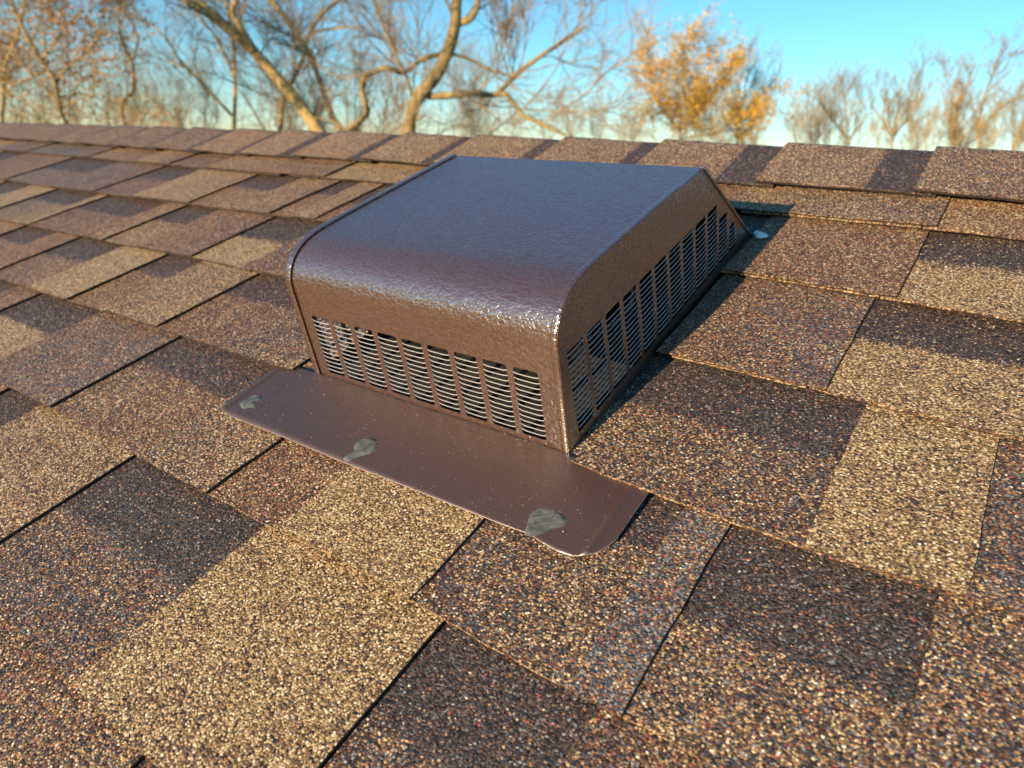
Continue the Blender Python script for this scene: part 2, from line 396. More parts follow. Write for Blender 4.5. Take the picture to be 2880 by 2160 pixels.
def cap_section(s, u, lift):
    """s from -1 (front edge) to 1 (back edge)"""
    xs, ys = zip(*BOT)
    vf = .497 + float(np.interp(u, xs, ys)) * .8
    if s < 0:
        t = -s; v = RIDGE_V + (vf - RIDGE_V) * t; w_ = RIDGE_W + lift
        w_ -= 0.006 * max(0, 1 - t * 8) ** 2; w_ -= .002 * t
    else:
        v = RIDGE_V + RB[0] * .13 * s; w_ = RIDGE_W + lift + RB[1] * .13 * s - 0.006 * max(0, 1 - s * 8) ** 2
    return v, w_
for n_ in range(len(capu) - 1):
    ua, ub = capu[n_], capu[n_ + 1] + .02
    nu, ns = 12, 16; vs, col = [], []; seed = rs.random() * 90
    u_mid = (ua + ub) / 2
    if u_mid < -1.1: rec = ((.33, .35, .3), (.30, .4, .2))
    elif u_mid < -.3: rec = ((.55, .55, .05), (.50, .50, .05))
    elif u_mid < .15: rec = ((.48, .45, .12), (.45, .45, .12))
    else: rec = ((.35, .3, .25), (.35, .3, .3))
    for i in range(nu + 1):
        tu = i / nu; u = ua + (ub - ua) * tu
        for j in range(ns + 1):
            s = -1 + 2 * j / ns
            v, w_ = cap_section(s, u, .0072 * (1 - tu) + .0006 + .0008 * noise.noise((u * 20, s * 2, 8)))
            uu = u + (.0013 * noise.noise((v * 60, seed, 1)) if i == 0 else 0)
            if j == 0: v += .0018 * noise.noise((u * 50, seed, 4)) + .004 * (tu - .5)
            vs.append((uu, v, w_))
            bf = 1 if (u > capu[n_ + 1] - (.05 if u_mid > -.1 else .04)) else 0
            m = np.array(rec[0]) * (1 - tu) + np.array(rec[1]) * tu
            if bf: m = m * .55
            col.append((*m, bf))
    fs = [(i * (ns + 1) + j, (i + 1) * (ns + 1) + j, (i + 1) * (ns + 1) + j + 1, i * (ns + 1) + j + 1) for i in range(nu) for j in range(ns)]
    nt_ = len(fs)
    nb = len(vs)
    ring = [i * (ns + 1) for i in range(nu, -1, -1)] + [j for j in range(1, ns + 1)] + [i * (ns + 1) + ns for i in range(1, nu + 1)]
    for r_ in ring:
        x, y, z_ = vs[r_]; fb = r_ % (ns + 1) == 0
        vs += [(x, y, z_), (x, y + (.0006 if fb else 0), z_ - (.0008 if fb else .002)), (x, y + (.002 if fb else 0), z_ - .0036)]; col += [(.4, .4, 0, 0)] * 3
    mi = [0] * nt_
    for q in range(len(ring) - 1):
        for d_ in (0, 1): a_ = nb + q * 3 + d_; fs.append((a_, a_ + 3, a_ + 4, a_ + 1)); mi.append(d_)
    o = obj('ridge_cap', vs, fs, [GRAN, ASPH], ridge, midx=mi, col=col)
    o.data.polygons.foreach_set('use_smooth', [i < nt_ for i in range(len(fs))])

# ------------------------------------------------------------------ roof vent
VB = (-0.0975, 0.0, 0.0)
vent = empty('roof_vent', mat=ROOF @ Matrix.Translation(VB))
tag(vent, 'brown metal slant back roof vent with louvered front and side set into the shingles', 'roof vent')
def vpart(name, verts, faces, mats, parent=vent, **kw):
    o = obj(name, verts, faces, mats, parent, **kw)
    if parent is vent: o.location = (-VB[0], -VB[1], -VB[2])
    return o

def tess(outer, holes):
    loops = [[Vector((x, y, 0)) for x, y in outer]] + [[Vector((x, y, 0)) for x, y in h] for h in holes]
    tris = tessellate_polygon(loops)
    pts = [p for l in [outer] + holes for p in l]
    return pts, [tuple(t) for t in tris]
def plate(outer, holes, to3, nrm, th):
    """flat pierced sheet with thickness; to3 maps 2D to 3D"""
    pts, tris = tess(outer, holes); n = np.array(nrm) * th
    top = [np.array(to3(*p)) for p in pts]; N = len(top)
    vs = top + [p - n for p in top]; fs = []
    for t in tris:
        a, b, c = (top[i] for i in t)
        if np.dot(np.cross(b - a, c - a), n) < 0: t = t[::-1]
        fs.append(t); fs.append(tuple(N + i for i in t[::-1]))
    o = 0
    for l in [outer] + holes:
        m = len(l)
        for i in range(m): fs.append((o + i, o + (i + 1) % m, N + o + (i + 1) % m, N + o + i))
        o += m
    return vs, fs
def oct_hole(x0, x1, y0, y1, c=.0022):
    c = .0015; return [(x0 + c, y0), (x1 - c, y0), (x1, y0 + c * .8), (x1, y1 - c), (x1 - c * .8, y1), (x0 + c * .8, y1), (x0, y1 - c), (x0, y0 + c * .8)]
UL, UR = -0.2285, 0.0433
F0, F1 = np.array([.0108, -.001]), np.array([.0182, .0905])       # front face line in (v, w)
fd = (F1 - F0) / np.linalg.norm(F1 - F0); fn = np.array([-fd[1], fd[0]])
def fr3(u, h): q = F0 + fd * h - fn * .0001; return (u, q[0], q[1])
FH = float(np.linalg.norm(F1 - F0))
cols_f = [(-.2165 + i * .0274, -.2165 + i * .0274 + .0216) for i in range(9)]
hf = [oct_hole(a, b, .0078, .0668) for a, b in cols_f]
vs, fs = plate([(UL, 0), (UR, 0), (UR, FH + .0012), (UL, FH + .0012)], hf, fr3, (0, fn[0], fn[1]), .0008)
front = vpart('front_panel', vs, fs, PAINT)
# rounded nose and slanted top
prof = [(.0182, .0905), (.01832, .0920), (.0188, .0945), (.0204, .0990), (.0229, .1037), (.0262, .1080), (.0303, .1118), (.0352, .1150), (.0408, .1176), (.0470, .1197), (.0535, .1211), (.0605, .1220),
        (.07, .12245), (.09, .1224), (.13, .1215), (.17, .1205), (.215, .1192), (.262, .1178)]
def loftu(prof, us, th=.0008):
    P2 = [np.array(p) for p in prof]; N = len(P2); nr = []
    for i in range(N):
        t = P2[min(N - 1, i + 1)] - P2[max(0, i - 1)]; t /= np.linalg.norm(t); nr.append(np.array([-t[1], t[0]]))
    vs = []; fs = []
    for layer in (0, 1):
        for u in us:
            for p, n in zip(P2, nr): q = p - n * th * layer; vs.append((u, q[0], q[1]))
    L = len(us) * N
    for a in range(len(us) - 1):
        for i in range(N - 1):
            b = a * N + i; fs.append((b, b + N, b + N + 1, b + 1)); fs.append((L + b, L + b + 1, L + b + N + 1, L + b + N))
    # the cut rims use their own vertices so that the sheet shades cleanly up to its edge
    M_0 = len(vs); vs += list(vs); k0 = len(fs)
    for a in (0, len(us) - 1):
        for i in range(N - 1): b = a * N + i; fs.append((b, b + 1, L + b + 1, L + b))
    for a in range(len(us) - 1):
        for i in (0, N - 1): b = a * N + i; fs.append((b, b + N, L + b + N, L + b))
    fs = fs[:k0] + [tuple(i + M_0 for i in f) for f in fs[k0:]]
    return vs, fs
us = list(np.linspace(UL, UR - .006, 12)) + [UR - .0052, UR - .0042, UR]
vs, fs = loftu(prof, us)
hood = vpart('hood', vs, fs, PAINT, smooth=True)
# right side: pierced plate, columns of louvers under the slanted top
side_out = [(.0108, -.001)] + prof + [(.386, -.004)]
BK0, BK1 = np.array([.262, .1178]), np.array([.386, -.004])
def back_v(w_): return BK0[0] + (BK1[0] - BK0[0]) * (BK0[1] - w_) / (BK0[1] - BK1[1])
cols_s = []
for i in range(12):
    a = .0272 + i * .0270; b = a + .0224
    top = .0800 - .0085 * (a / .30)
    if i == 10: top = .055
    if i == 11: b = a + .018; top = .036
    cols_s.append((a, b, .0085, top))
hs = []
for a, b, w0, w1 in cols_s:
    h = oct_hole(a, b, w0, w1)
    lim = lambda v_, w_: (min(v_, back_v(w_) - .011), w_)
    hs.append([lim(*q) for q in h])
inset = .0008
vs, fs = plate(side_out, hs, lambda v, w_: (UR - .0003, v, w_), (1, 0, 0), .0008)
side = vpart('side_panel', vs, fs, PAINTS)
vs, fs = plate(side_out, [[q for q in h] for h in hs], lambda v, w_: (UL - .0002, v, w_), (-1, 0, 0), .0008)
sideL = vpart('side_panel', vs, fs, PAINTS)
# hemmed lips: left one stands proud with a dark seam, right one is a thin fold at the back
def lip(name, path, u0, u1, out0, out1, mat=PAINTS):
    P2 = [np.array(p) for p in path]; N = len(P2); vs = []
    for i in range(N):
        t = P2[min(N - 1, i + 1)] - P2[max(0, i - 1)]; t /= np.linalg.norm(t); n = np.array([-t[1], t[0]])
        a, b = P2[i] + n * out0, P2[i] + n * out1
        vs += [(u0, *a), (u0, *b), (u0 + (u1 - u0) * .3, *(b + n * .0004)), (u1 - (u1 - u0) * .3, *(b + n * .0004)), (u1, *b), (u1, *a)]
    fs = []
    for i in range(N - 1):
        for k in range(6): fs.append((i * 6 + k, i * 6 + (k + 1) % 6, (i + 1) * 6 + (k + 1) % 6, (i + 1) * 6 + k))
    fs += [tuple(range(6)), tuple(range(6 * N - 6, 6 * N))[::-1]]
    return vpart(name, vs, fs, mat)
full = [(.0108, -.001), (.0133, .03), (.0158, .06)] + prof
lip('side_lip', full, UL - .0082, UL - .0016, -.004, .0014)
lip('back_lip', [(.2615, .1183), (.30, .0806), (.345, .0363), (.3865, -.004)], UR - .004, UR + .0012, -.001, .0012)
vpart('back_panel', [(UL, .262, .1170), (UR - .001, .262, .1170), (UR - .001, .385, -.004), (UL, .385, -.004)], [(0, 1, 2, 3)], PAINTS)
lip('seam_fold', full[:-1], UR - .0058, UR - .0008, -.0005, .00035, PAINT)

# louver blades: lanced strips, bowed outwards, with a bright cut edge
def blade_mesh(L, slope=0.0):
    n = 8; vs, fs, mi = [], [], []
    for i in range(n + 1):
        t = i / n; x = L * t
        bow = .0022 * min(1, 5.5 * t, 5.5 * (1 - t)) ; bow = .0009 * (1 - abs(2 * t - 1) ** 6) * (1 - slope)
        # local: x along, y outwards, z up.  strip leans inwards and up
        o0 = np.array([x, bow, -bow * .25]); i0 = np.array([x, bow - .0009, -.0002 - bow * .25])
        nrm = np.array([0, .35, .94]) * .00031
        vs += [o0 - nrm, o0 + nrm, i0 + nrm, i0 - nrm]
    for i in range(n):
        for k in range(4):
            a = i * 4 + k; b = i * 4 + (k + 1) % 4; fs.append((a, b, b + 4, a + 4)); mi.append(1 if k in (0, 1) else 0)
    fs += [(3, 2, 1, 0), (n * 4, n * 4 + 1, n * 4 + 2, n * 4 + 3)]; mi += [0, 0]
    me = bpy.data.meshes.new('louver'); me.from_pydata([tuple(v) for v in vs], [], fs)
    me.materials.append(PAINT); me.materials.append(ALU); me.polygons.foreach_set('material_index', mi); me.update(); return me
bm_f = blade_mesh(.0216 + .0006); bm_s = blade_mesh(.0224 + .0006, .35)
def blade(me, parent, mat):
    o = bpy.data.objects.new('louver', me); C.objects.link(o); o.parent = parent; o.matrix_local = mat; return o
ROWS = 13
for a, b in cols_f:
    for r in range(1, ROWS):
        h = .0078 + (.0668 - .0078) * r / ROWS; p = fr3(a - .0003, h)
        X, Y = Vector((1, 0, 0)), Vector((0, fn[0], fn[1])); Z = Vector((0, fd[0], fd[1]))
        m = Matrix([[X[i], Y[i], Z[i], p[i]] for i in range(3)] + [[0, 0, 0, 1]])
        blade(bm_f, front, m)
pitch_s = .00455
for pl, ux, sgn in ((side, UR - .0003, 1), (sideL, UL - .0002, -1)):
    for a, b, w0, w1 in cols_s:
        r = 1
        while w0 + pitch_s * r < w1 - .0012:
            w_ = w0 + pitch_s * r; bb = min(b, back_v(w_) - .011)
            if bb - a > .004:
                sc = (bb - a + .0006) / .0230
                if sgn > 0: cols3 = ((0, sgn, 0), (sc, 0, 0), (0, 0, 1)); x0 = a - .0003
                m = Matrix([[0, sgn, 0, ux], [sc, 0, 0, a - .0003], [0, 0, 1, w_], [0, 0, 0, 1]])
                blade(bm_s, pl, m)
            r += 1
# base flashing flange with rounded corners, stiffening beads and a slight ripple
def flange_top(u, v):
    z = .0021 + .0008 * math.exp(-((u + .20) / .05) ** 2 - ((v + .066) / .02) ** 2)
    z += .0008 * math.exp(-((u - .062) / .014) ** 2 - ((v + .068) / .013) ** 2)
    t = min(1, max(0, (u - .025) / .07)); z -= .0026 * t * t * (3 - 2 * t)
    for c, s in ((-.2795, 1), (.0985, 1)): z += .0015 * math.exp(-((u - c) / .0017) ** 2)
    return z + .0003 * noise.noise((u * 14, v * 14, 5))
fo = [(-.2862, .012), (-.2864, -.0585), (-.2850, -.0640), (-.2812, -.0672), (-.2740, -.0693), (-.2619, -.0703), (-.19, -.0698), (-.1168, -.0693), (-.04, -.0676), (.034, -.0664), (.048, -.0655), (.060, -.0648), (.070, -.0668), (.082, -.0675), (.0912, -.0662), (.0985, -.0628), (.1040, -.0572), (.1075, -.050), (.1096, -.043), (.1104, .012)]
def poly_grid(outline, step, hgt, th, name, mat, parent, bounds=None):
    """sheet following outline, gridded inside, given thickness"""
    import bmesh
    o = np.array(outline); bm = bmesh.new()
    vsb = [bm.verts.new((x, y, 0)) for x, y in outline]
    bm.faces.new(vsb)
    x0, y0 = o.min(0); x1, y1 = o.max(0)
    for x in np.arange(x0 + step[0], x1, step[0]): bmesh.ops.bisect_plane(bm, geom=bm.verts[:] + bm.edges[:] + bm.faces[:], plane_co=(x, 0, 0), plane_no=(1, 0, 0))
    for y in np.arange(y0 + step[1], y1, step[1]): bmesh.ops.bisect_plane(bm, geom=bm.verts[:] + bm.edges[:] + bm.faces[:], plane_co=(0, y, 0), plane_no=(0, 1, 0))
    bm.normal_update()
    for f in bm.faces:
        if f.normal.z < 0: f.normal_flip()
        f.smooth = True
    for v in bm.verts: v.co.z = hgt(v.co.x, v.co.y)
    if th:
        ret = bmesh.ops.extrude_face_region(bm, geom=bm.faces[:])
        for g_ in ret['geom']:
            if isinstance(g_, bmesh.types.BMVert): g_.co.z -= 0
        newv = {g_ for g_ in ret['geom'] if isinstance(g_, bmesh.types.BMVert)}
        for v in bm.verts:
            if v not in newv: v.co.z -= th
        bm.normal_update(); bmesh.ops.recalc_face_normals(bm, faces=bm.faces[:])
    me = bpy.data.meshes.new(name); bm.to_mesh(me); bm.free()
    for m in (mat if isinstance(mat, list) else [mat]): me.materials.append(m)
    ob = bpy.data.objects.new(name, me); C.objects.link(ob); ob.parent = parent
    return ob
EDGEM = simple('bare_sheet_edge', (0.55, 0.46, 0.38), 0.35, 0.4)
xs_step = .0022
fl = poly_grid(fo, (.0016, .006), flange_top, .0007, 'flange', [FLASH, EDGEM], vent)
fl.location = (-VB[0], -VB[1], -VB[2])
for p in fl.data.polygons:
    if abs(p.normal.z) < .4: p.material_index = 1
# duct opening, collar and dark deck inside the hood
def ring(cu, cv, r, w0, w1, n=40, flare=0.0):
    vs = []; fs = []
    for rr, ww in ((r, w0), (r, w1), (r + flare, w1 + .001), (r - .0006, w1), (r - .0006, w0)):
        vs += [(cu + rr * math.cos(2 * math.pi * i / n), cv + rr * math.sin(2 * math.pi * i / n), ww) for i in range(n)]
    for k in range(4):
        for i in range(n): fs.append((k * n + i, k * n + (i + 1) % n, (k + 1) * n + (i + 1) % n, (k + 1) * n + i))
    return vs, fs
vs, fs = ring(-.080, .170, .085, 0, .019, flare=.003)
vpart('duct_collar', vs, fs, GALV, smooth=True)
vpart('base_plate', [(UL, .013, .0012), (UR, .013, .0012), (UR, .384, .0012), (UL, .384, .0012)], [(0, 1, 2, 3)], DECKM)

# sealant dabs
def dab(poly, h, mat, base, seed, swirl):
    P_ = np.array(poly); cen = P_.mean(0); P_ = cen + (P_ - cen) * 1.03
    # smooth the outline
    q = P_
    for _ in range(1): q = np.array([w_ for i in range(len(q)) for w_ in (q[i] * .75 + q[(i + 1) % len(q)] * .25, q[i] * .25 + q[(i + 1) % len(q)] * .75)])
    def inside_d(x, y):
        a = q; b = np.roll(q, -1, 0); ab = b - a; t = np.clip(((np.array([x, y]) - a) * ab).sum(1) / (ab ** 2).sum(1), 0, 1)
        return float(np.sqrt(((a + ab * t[:, None] - [x, y]) ** 2).sum(1).min()))
    def hg(x, y):
        d = inside_d(x, y); s = min(1, d / .0042)
        z = base(x, y) - .0004 + h * (1 - (1 - s) ** 2)
        ang = swirl[0] * x + swirl[1] * y
        al = (x * swirl[0] + y * swirl[1]); ac = (-x * swirl[1] + y * swirl[0])
        z += s * h * (.8 * noise.noise((al * .2, ac * 1.6, seed)) + .25 * noise.noise((x * 260, y * 260, seed)))
        return z
    o = poly_grid([tuple(p) for p in q], (.0009, .0009), hg, 0, 'sealant_dab', mat, vent)
    o.location = (-VB[0], -VB[1], -VB[2]); return o
d1 = dab([(-0.2703, -0.0557), (-0.2731, -0.0507), (-0.2695, -0.0451), (-0.2684, -0.0385), (-0.2604, -0.0363), (-0.2537, -0.0408), (-0.2536, -0.0468), (-0.2476, -0.0544), (-0.2548, -0.0533), (-0.2589, -0.059)], .0018, SEAL, flange_top, 1, (120, 200))
d1['label'] = 'rough grey sealant dab at the left end of the flange'
d2 = dab([(-.122, -.046), (-.119, -.041), (-.112, -.0385), (-.104, -.040), (-.099, -.045), (-.099, -.051), (-.104, -.057), (-.1085, -.062), (-.1100, -.0675), (-.1175, -.0675), (-.1180, -.062), (-.1145, -.056), (-.1205, -.0525)], .0024, SEAL, flange_top, 2, (120, 330))
d2['label'] = 'swirled glossy grey sealant dab in the middle of the flange'
d3 = dab([(0.055, -0.0661), (0.0512, -0.0558), (0.049, -0.0494), (0.0512, -0.0432), (0.0561, -0.0396), (0.0628, -0.0389), (0.0734, -0.0414), (0.0755, -0.0466), (0.0734, -0.0512), (0.0694, -0.0543), (0.0674, -0.0589), (0.0629, -0.0658)], .0014, SEAL, flange_top, 3, (260, 260))
d3['label'] = 'leaf shaped thin grey sealant smear near the right corner of the flange'
d4 = dab([(0.0463, 0.3825), (0.0516, 0.3844), (0.0607, 0.3797), (0.0652, 0.3758), (0.0595, 0.3708), (0.0546, 0.3696)], .003, SEALW, lambda x, y: .004, 4, (300, 300))
d4['label'] = 'pale bluish sealant blob behind the rear corner of the hood'

# loose granules and crumbs lying on the flange
cv_, cf_, cm_ = [], [], []
for i in range(420):
    if i < 60: u, v = rs.gauss(-.262, .014), rs.gauss(-.050, .009)
    elif i < 130: u, v = rs.gauss(.055, .03), rs.gauss(-.045, .012)
    else: u, v = rs.uniform(-.27, .1), rs.uniform(-.066, .008)
    if not (-.282 < u < .105 and -.066 < v < .009) or (u > .03 and v > -.003): continue
    r_ = rs.uniform(.00010, .00036) if i > 60 else rs.uniform(.0003, .0007); z_ = flange_top(u, v) + r_ * .4
    if (u > .04 and u < .076 and v < -.04) or (-.272 < u < -.25 and -.058 < v < -.037): z_ += .0016
    b_ = len(cv_); a_ = rs.uniform(0, 6)
    cv_ += [(u + r_ * math.cos(a_ + k * 1.57) * (1.4 if k % 2 else .9), v + r_ * math.sin(a_ + k * 1.57), z_) for k in range(4)] + [(u, v, z_ + r_ * .8), (u, v, z_ - r_)]
    for k in range(4): cf_ += [(b_ + k, b_ + (k + 1) % 4, b_ + 4), (b_ + (k + 1) % 4, b_ + k, b_ + 5)]; cm_ += [0 if i < 60 or rs.random() < .25 else 1] * 2
CR0 = simple('dark_crumb', (.03, .026, .024), .8); CR1 = simple('sandy_crumb', (.55, .42, .28), .7)
tag(vpart('loose_granules', cv_, cf_, [CR0, CR1], midx=cm_), kind='stuff')

# ------------------------------------------------------------------ trees
def bark_mat(name, a, b, sc=9):
    M = MatB(name); co = M.coord(); mp = M.n('ShaderNodeMapping'); mp.inputs['Scale'].default_value = (1, 1, .25); M.l(co, mp.inputs['Vector'])
    n = M.noise(mp.outputs[0], sc, 5, .65).outputs['Fac']
    M.l(M.ramp(n, [(0.3, a), (0.7, b)]), M.b.inputs['Base Color']); M.b.inputs['Roughness'].default_value = .9
    M.l(M.bump(n, .9, .03), M.b.inputs['Normal']); return M.m
BARK = bark_mat('furrowed_bark', (.12, .085, .035), (.42, .31, .12))
BARKG = bark_mat('golden_bark', (.22, .15, .055), (.56, .40, .16), 14)
TWIG = bark_mat('twig_bark', (.20, .145, .08), (.44, .34, .20), 3)
def leaf_mat(name, cols):
    M = MatB(name); co = M.coord(); n = M.noise(co, 5, 3, .7).outputs['Fac']
    M.l(M.ramp(n, [(0.3 + .4 * i / (len(cols) - 1), c) for i, c in enumerate(cols)]), M.b.inputs['Base Color'])
    M.b.inputs['Roughness'].default_value = .7
    M.b.inputs['Transmission Weight'].default_value = 0
    tr = M.n('ShaderNodeBsdfTranslucent'); tr.inputs[0].default_value = (*cols[-1], 1); mx = M.n('ShaderNodeMixShader'); mx.inputs[0].default_value = .3
    out = M.nt.nodes['Material Output']; M.l(M.b.outputs[0], mx.inputs[1]); M.l(tr.outputs[0], mx.inputs[2]); M.l(mx.outputs[0], out.inputs[0])
    return M.m
LBROWN = leaf_mat('dry_brown_leaves', [(.26, .12, .05), (.46, .25, .10), (.62, .38, .18)])
LYEL = leaf_mat('yellow_leaves', [(.50, .27, .03), (.80, .48, .04), (.90, .60, .09)])
LGOLD = leaf_mat('golden_leaves', [(.32, .19, .04), (.58, .38, .08), (.70, .50, .14)])

def px(V, dist):
    """point seen in the photograph's direction V (2212 px wide view) at horizontal distance dist"""
    X, Y = V[0] * 1.302 - 1440, V[1] * 1.302 - 1080
    d = CB @ np.array([X / F_PX, Y / F_PX, 1.0])
    return np.array([0, 0, CAM_Z]) + d * (dist / d[1])

class Tubes:
    def __init__(self): self.v = []; self.f = []; self.n = 0
    def add(self, pts, radii, sides):
        P_ = np.asarray(pts, float); N = len(P_); r = np.asarray(radii, float)
        t = np.gradient(P_, axis=0); t /= np.linalg.norm(t, axis=1)[:, None] + 1e-9
        ref = np.array([0.31, 0.85, 0.42]); a = np.cross(t, ref); a /= np.linalg.norm(a, axis=1)[:, None] + 1e-9; b = np.cross(t, a)
        th = np.arange(sides) * 2 * np.pi / sides
        ringv = P_[:, None, :] + r[:, None, None] * (a[:, None, :] * np.cos(th)[None, :, None] + b[:, None, :] * np.sin(th)[None, :, None])
        self.v.append(ringv.reshape(-1, 3))
        i = np.arange(N - 1)[:, None] * sides; k = np.arange(sides)[None, :]; k2 = (k + 1) % sides
        q = np.stack([i + k, i + k2, i + sides + k2, i + sides + k], -1).reshape(-1, 4) + self.n
        self.f.append(q); self.n += N * sides
    def build(self, name, mat, parent, org, smooth=True):
        if not self.v: return None
        V = np.concatenate(self.v) - org; Fq = np.concatenate(self.f)
        me = bpy.data.meshes.new(name); me.vertices.add(len(V)); me.vertices.foreach_set('co', V.astype(np.float32).ravel())
        me.loops.add(Fq.size); me.loops.foreach_set('vertex_index', Fq.astype(np.int32).ravel())
        me.polygons.add(len(Fq)); me.polygons.foreach_set('loop_start', np.arange(0, Fq.size, 4, dtype=np.int32))
        me.polygons.foreach_set('loop_total', np.full(len(Fq), 4, np.int32))
        if smooth: me.polygons.foreach_set('use_smooth', [True] * len(Fq))
        me.materials.append(mat); me.update(calc_edges=True); me.validate()
        o = bpy.data.objects.new(name, me); C.objects.link(o); o.parent = parent; return o
rng = np.random.default_rng(11)
def smooth_path(pts, n):
    pts = np.asarray(pts, float)
    t = np.concatenate([[0], np.cumsum(np.linalg.norm(np.diff(pts, axis=0), axis=1))]); t /= t[-1]
    # catmull-rom through points
    ts = np.linspace(0, 1, n); out = []
    for s in ts:
        i = min(len(pts) - 2, max(0, int(np.searchsorted(t, s)) - 1)); l = (s - t[i]) / (t[i + 1] - t[i] + 1e-9)
        p0, p1, p2, p3 = pts[max(0, i - 1)], pts[i], pts[i + 1], pts[min(len(pts) - 1, i + 2)]
        out.append(.5 * ((2 * p1) + (-p0 + p2) * l + (2 * p0 - 5 * p1 + 4 * p2 - p3) * l ** 2 + (-p0 + 3 * p1 - 3 * p2 + p3) * l ** 3))
    return np.array(out)
def rnd_dir(d, spread, up=.25):
    q = rng.normal(size=3); q -= d * q.dot(d); q /= np.linalg.norm(q) + 1e-9
    r = d * math.cos(spread) + q * math.sin(spread); r[2] += up; return r / np.linalg.norm(r)
def grow(tb, start, d, L, r, lvl, cfg, tips):
    n = 7 if lvl == 1 else 5 if lvl == 2 else 4
    pts = [start]; dd = d.copy(); st = L / (n - 1)
    for i in range(n - 1):
        dd = dd + rng.normal(size=3) * cfg.get('wob', .16) + np.array([0, 0, cfg.get('up', .05)]); dd /= np.linalg.norm(dd)
        pts.append(pts[-1] + dd * st)
    pts = np.array(pts); rr = np.linspace(r, max(r * .35, cfg.get('rmin', .003)), n)
    tb.add(pts, rr, 4 if lvl == 1 else 3)
    tips.append(pts[-1]); tips.append(pts[n // 2])
    if lvl >= cfg.get('lv', 3): return
    nc = cfg['kids'][lvl - 1]
    for k in range(nc):
        s = rng.uniform(.15, 1) * (n - 1); i = min(n - 2, int(s)); p = pts[i] + (pts[i + 1] - pts[i]) * (s - i)
        t = pts[i + 1] - pts[i]; t /= np.linalg.norm(t)
        grow(tb, p, rnd_dir(t, rng.uniform(.4, .95), cfg.get('kup', .15)), L * rng.uniform(.32, .6), max(cfg.get('rmin', .003), r * .55), lvl + 1, cfg, tips)
def leaves_mesh(name, tips, per, size, mat, parent, org, spread, frac=1.0, keep=None):
    tips = np.array(tips)
    if keep is not None: tips = tips[[keep(p) for p in tips]]
    if frac < 1: tips = tips[rng.random(len(tips)) < frac]
    if not len(tips): return
    c = np.repeat(tips, per, 0) + rng.normal(size=(len(tips) * per, 3)) * spread
    N = len(c); a = rng.normal(size=(N, 3)); a /= np.linalg.norm(a, axis=1)[:, None]; b = np.cross(a, rng.normal(size=(N, 3))); b /= np.linalg.norm(b, axis=1)[:, None]
    s = size * rng.uniform(.6, 1.3, (N, 1)); V = np.stack([c - a * s, c - b * s * .5, c + a * s, c + b * s * .5], 1).reshape(-1, 3) - org
    me = bpy.data.meshes.new(name); me.from_pydata(V.tolist(), [], np.arange(N * 4).reshape(-1, 4).tolist()); me.materials.append(mat)
    o = bpy.data.objects.new(name, me); C.objects.link(o); o.parent = parent; return o
def tree(name, label, dist, limbs, cfg, bark=BARK, leaf=None, group=None, cat='tree', wander=.25):
    """limbs: (list of view points base first, width at base px, width at tip px, twig density, is_trunk)"""
    base0 = px(limbs[0][0][0], dist)
    org = np.array([base0[0], base0[1] , 0.0])
    root = empty(name, loc=tuple(org)); tag(root, label, cat, group)
    tk, br, tw, tips = Tubes(), Tubes(), Tubes(), []
    for li, (pts, w0, w1, dens, trunk) in enumerate(limbs):
        wd = np.cumsum(rng.normal(size=len(pts)) * wander) if not trunk else np.cumsum(rng.normal(size=len(pts)) * wander * .3)
        wd -= wd[0]
        P3 = [px(p, dist + wd[i]) for i, p in enumerate(pts)]
        if trunk == 1:
            b = P3[0]; q = b + (b - P3[1]) * 1.3; g_ = q + (q - b) * .8
            P3 = [np.array([g_[0], g_[1], -0.1]), q] + P3
        P3 = np.array(P3); n = max(10, 5 * len(P3)); path = smooth_path(P3, n)
        k = dist * 1.302 / F_PX / 2
        rr = np.linspace(w0 * k * (1.1 if trunk else 1), w1 * k, n)
        rr *= 1 + .05 * rng.normal(size=n)
        (tk if trunk else br).add(path, rr, 9)
        Llen = np.linalg.norm(np.diff(path, axis=0), axis=1).sum(); cnt = int(Llen * dens * (.75 if trunk == 1 else 1))
        for c in range(cnt):
            s = rng.uniform(.12 if not trunk else .3, 1) * (n - 1); i = min(n - 2, int(s)); p = path[i] + (path[i + 1] - path[i]) * (s - i)
            if p[2] < CAM_Z - 1.2 and not cfg.get('low'): continue
            t = path[i + 1] - path[i]; t /= np.linalg.norm(t) + 1e-9
            grow(tw, p, rnd_dir(t, rng.uniform(.4, 1.2), .25), cfg['L'] * rng.uniform(.5, 1.2), min(rr[i] * .5, cfg['r']), 1, cfg, tips)
    tk.build('trunk', bark, root, org); br.build('branches', bark, root, org); tw.build('twigs', cfg.get('tmat', TWIG), root, org, False)
    if leaf: leaves_mesh('leaves', tips, leaf[1], leaf[2], leaf[0], root, org, leaf[3], leaf[4] if len(leaf) > 4 else 1, leaf[5] if len(leaf) > 5 else None)
    return root
big = dict(L=3.0, r=.020, kids=(9, 8), rmin=.0034, up=.03, wob=.2)
tree('leaning_tree', 'thick bare trunk leaning to the upper left behind the ridge', 18,
     [([(700, 300), (645, 222), (590, 158), (545, 108), (500, 66), (450, 26), (395, -12), (330, -60)], 31, 19, 1.6, 1),
      ([(545, 108), (518, 55), (503, 28), (510, 0), (516, -40)], 15, 11, 2, 0),
      ([(470, 42), (425, 22), (389, -2), (350, -20)], 10, 6, 2.5, 0)], big, BARKG)
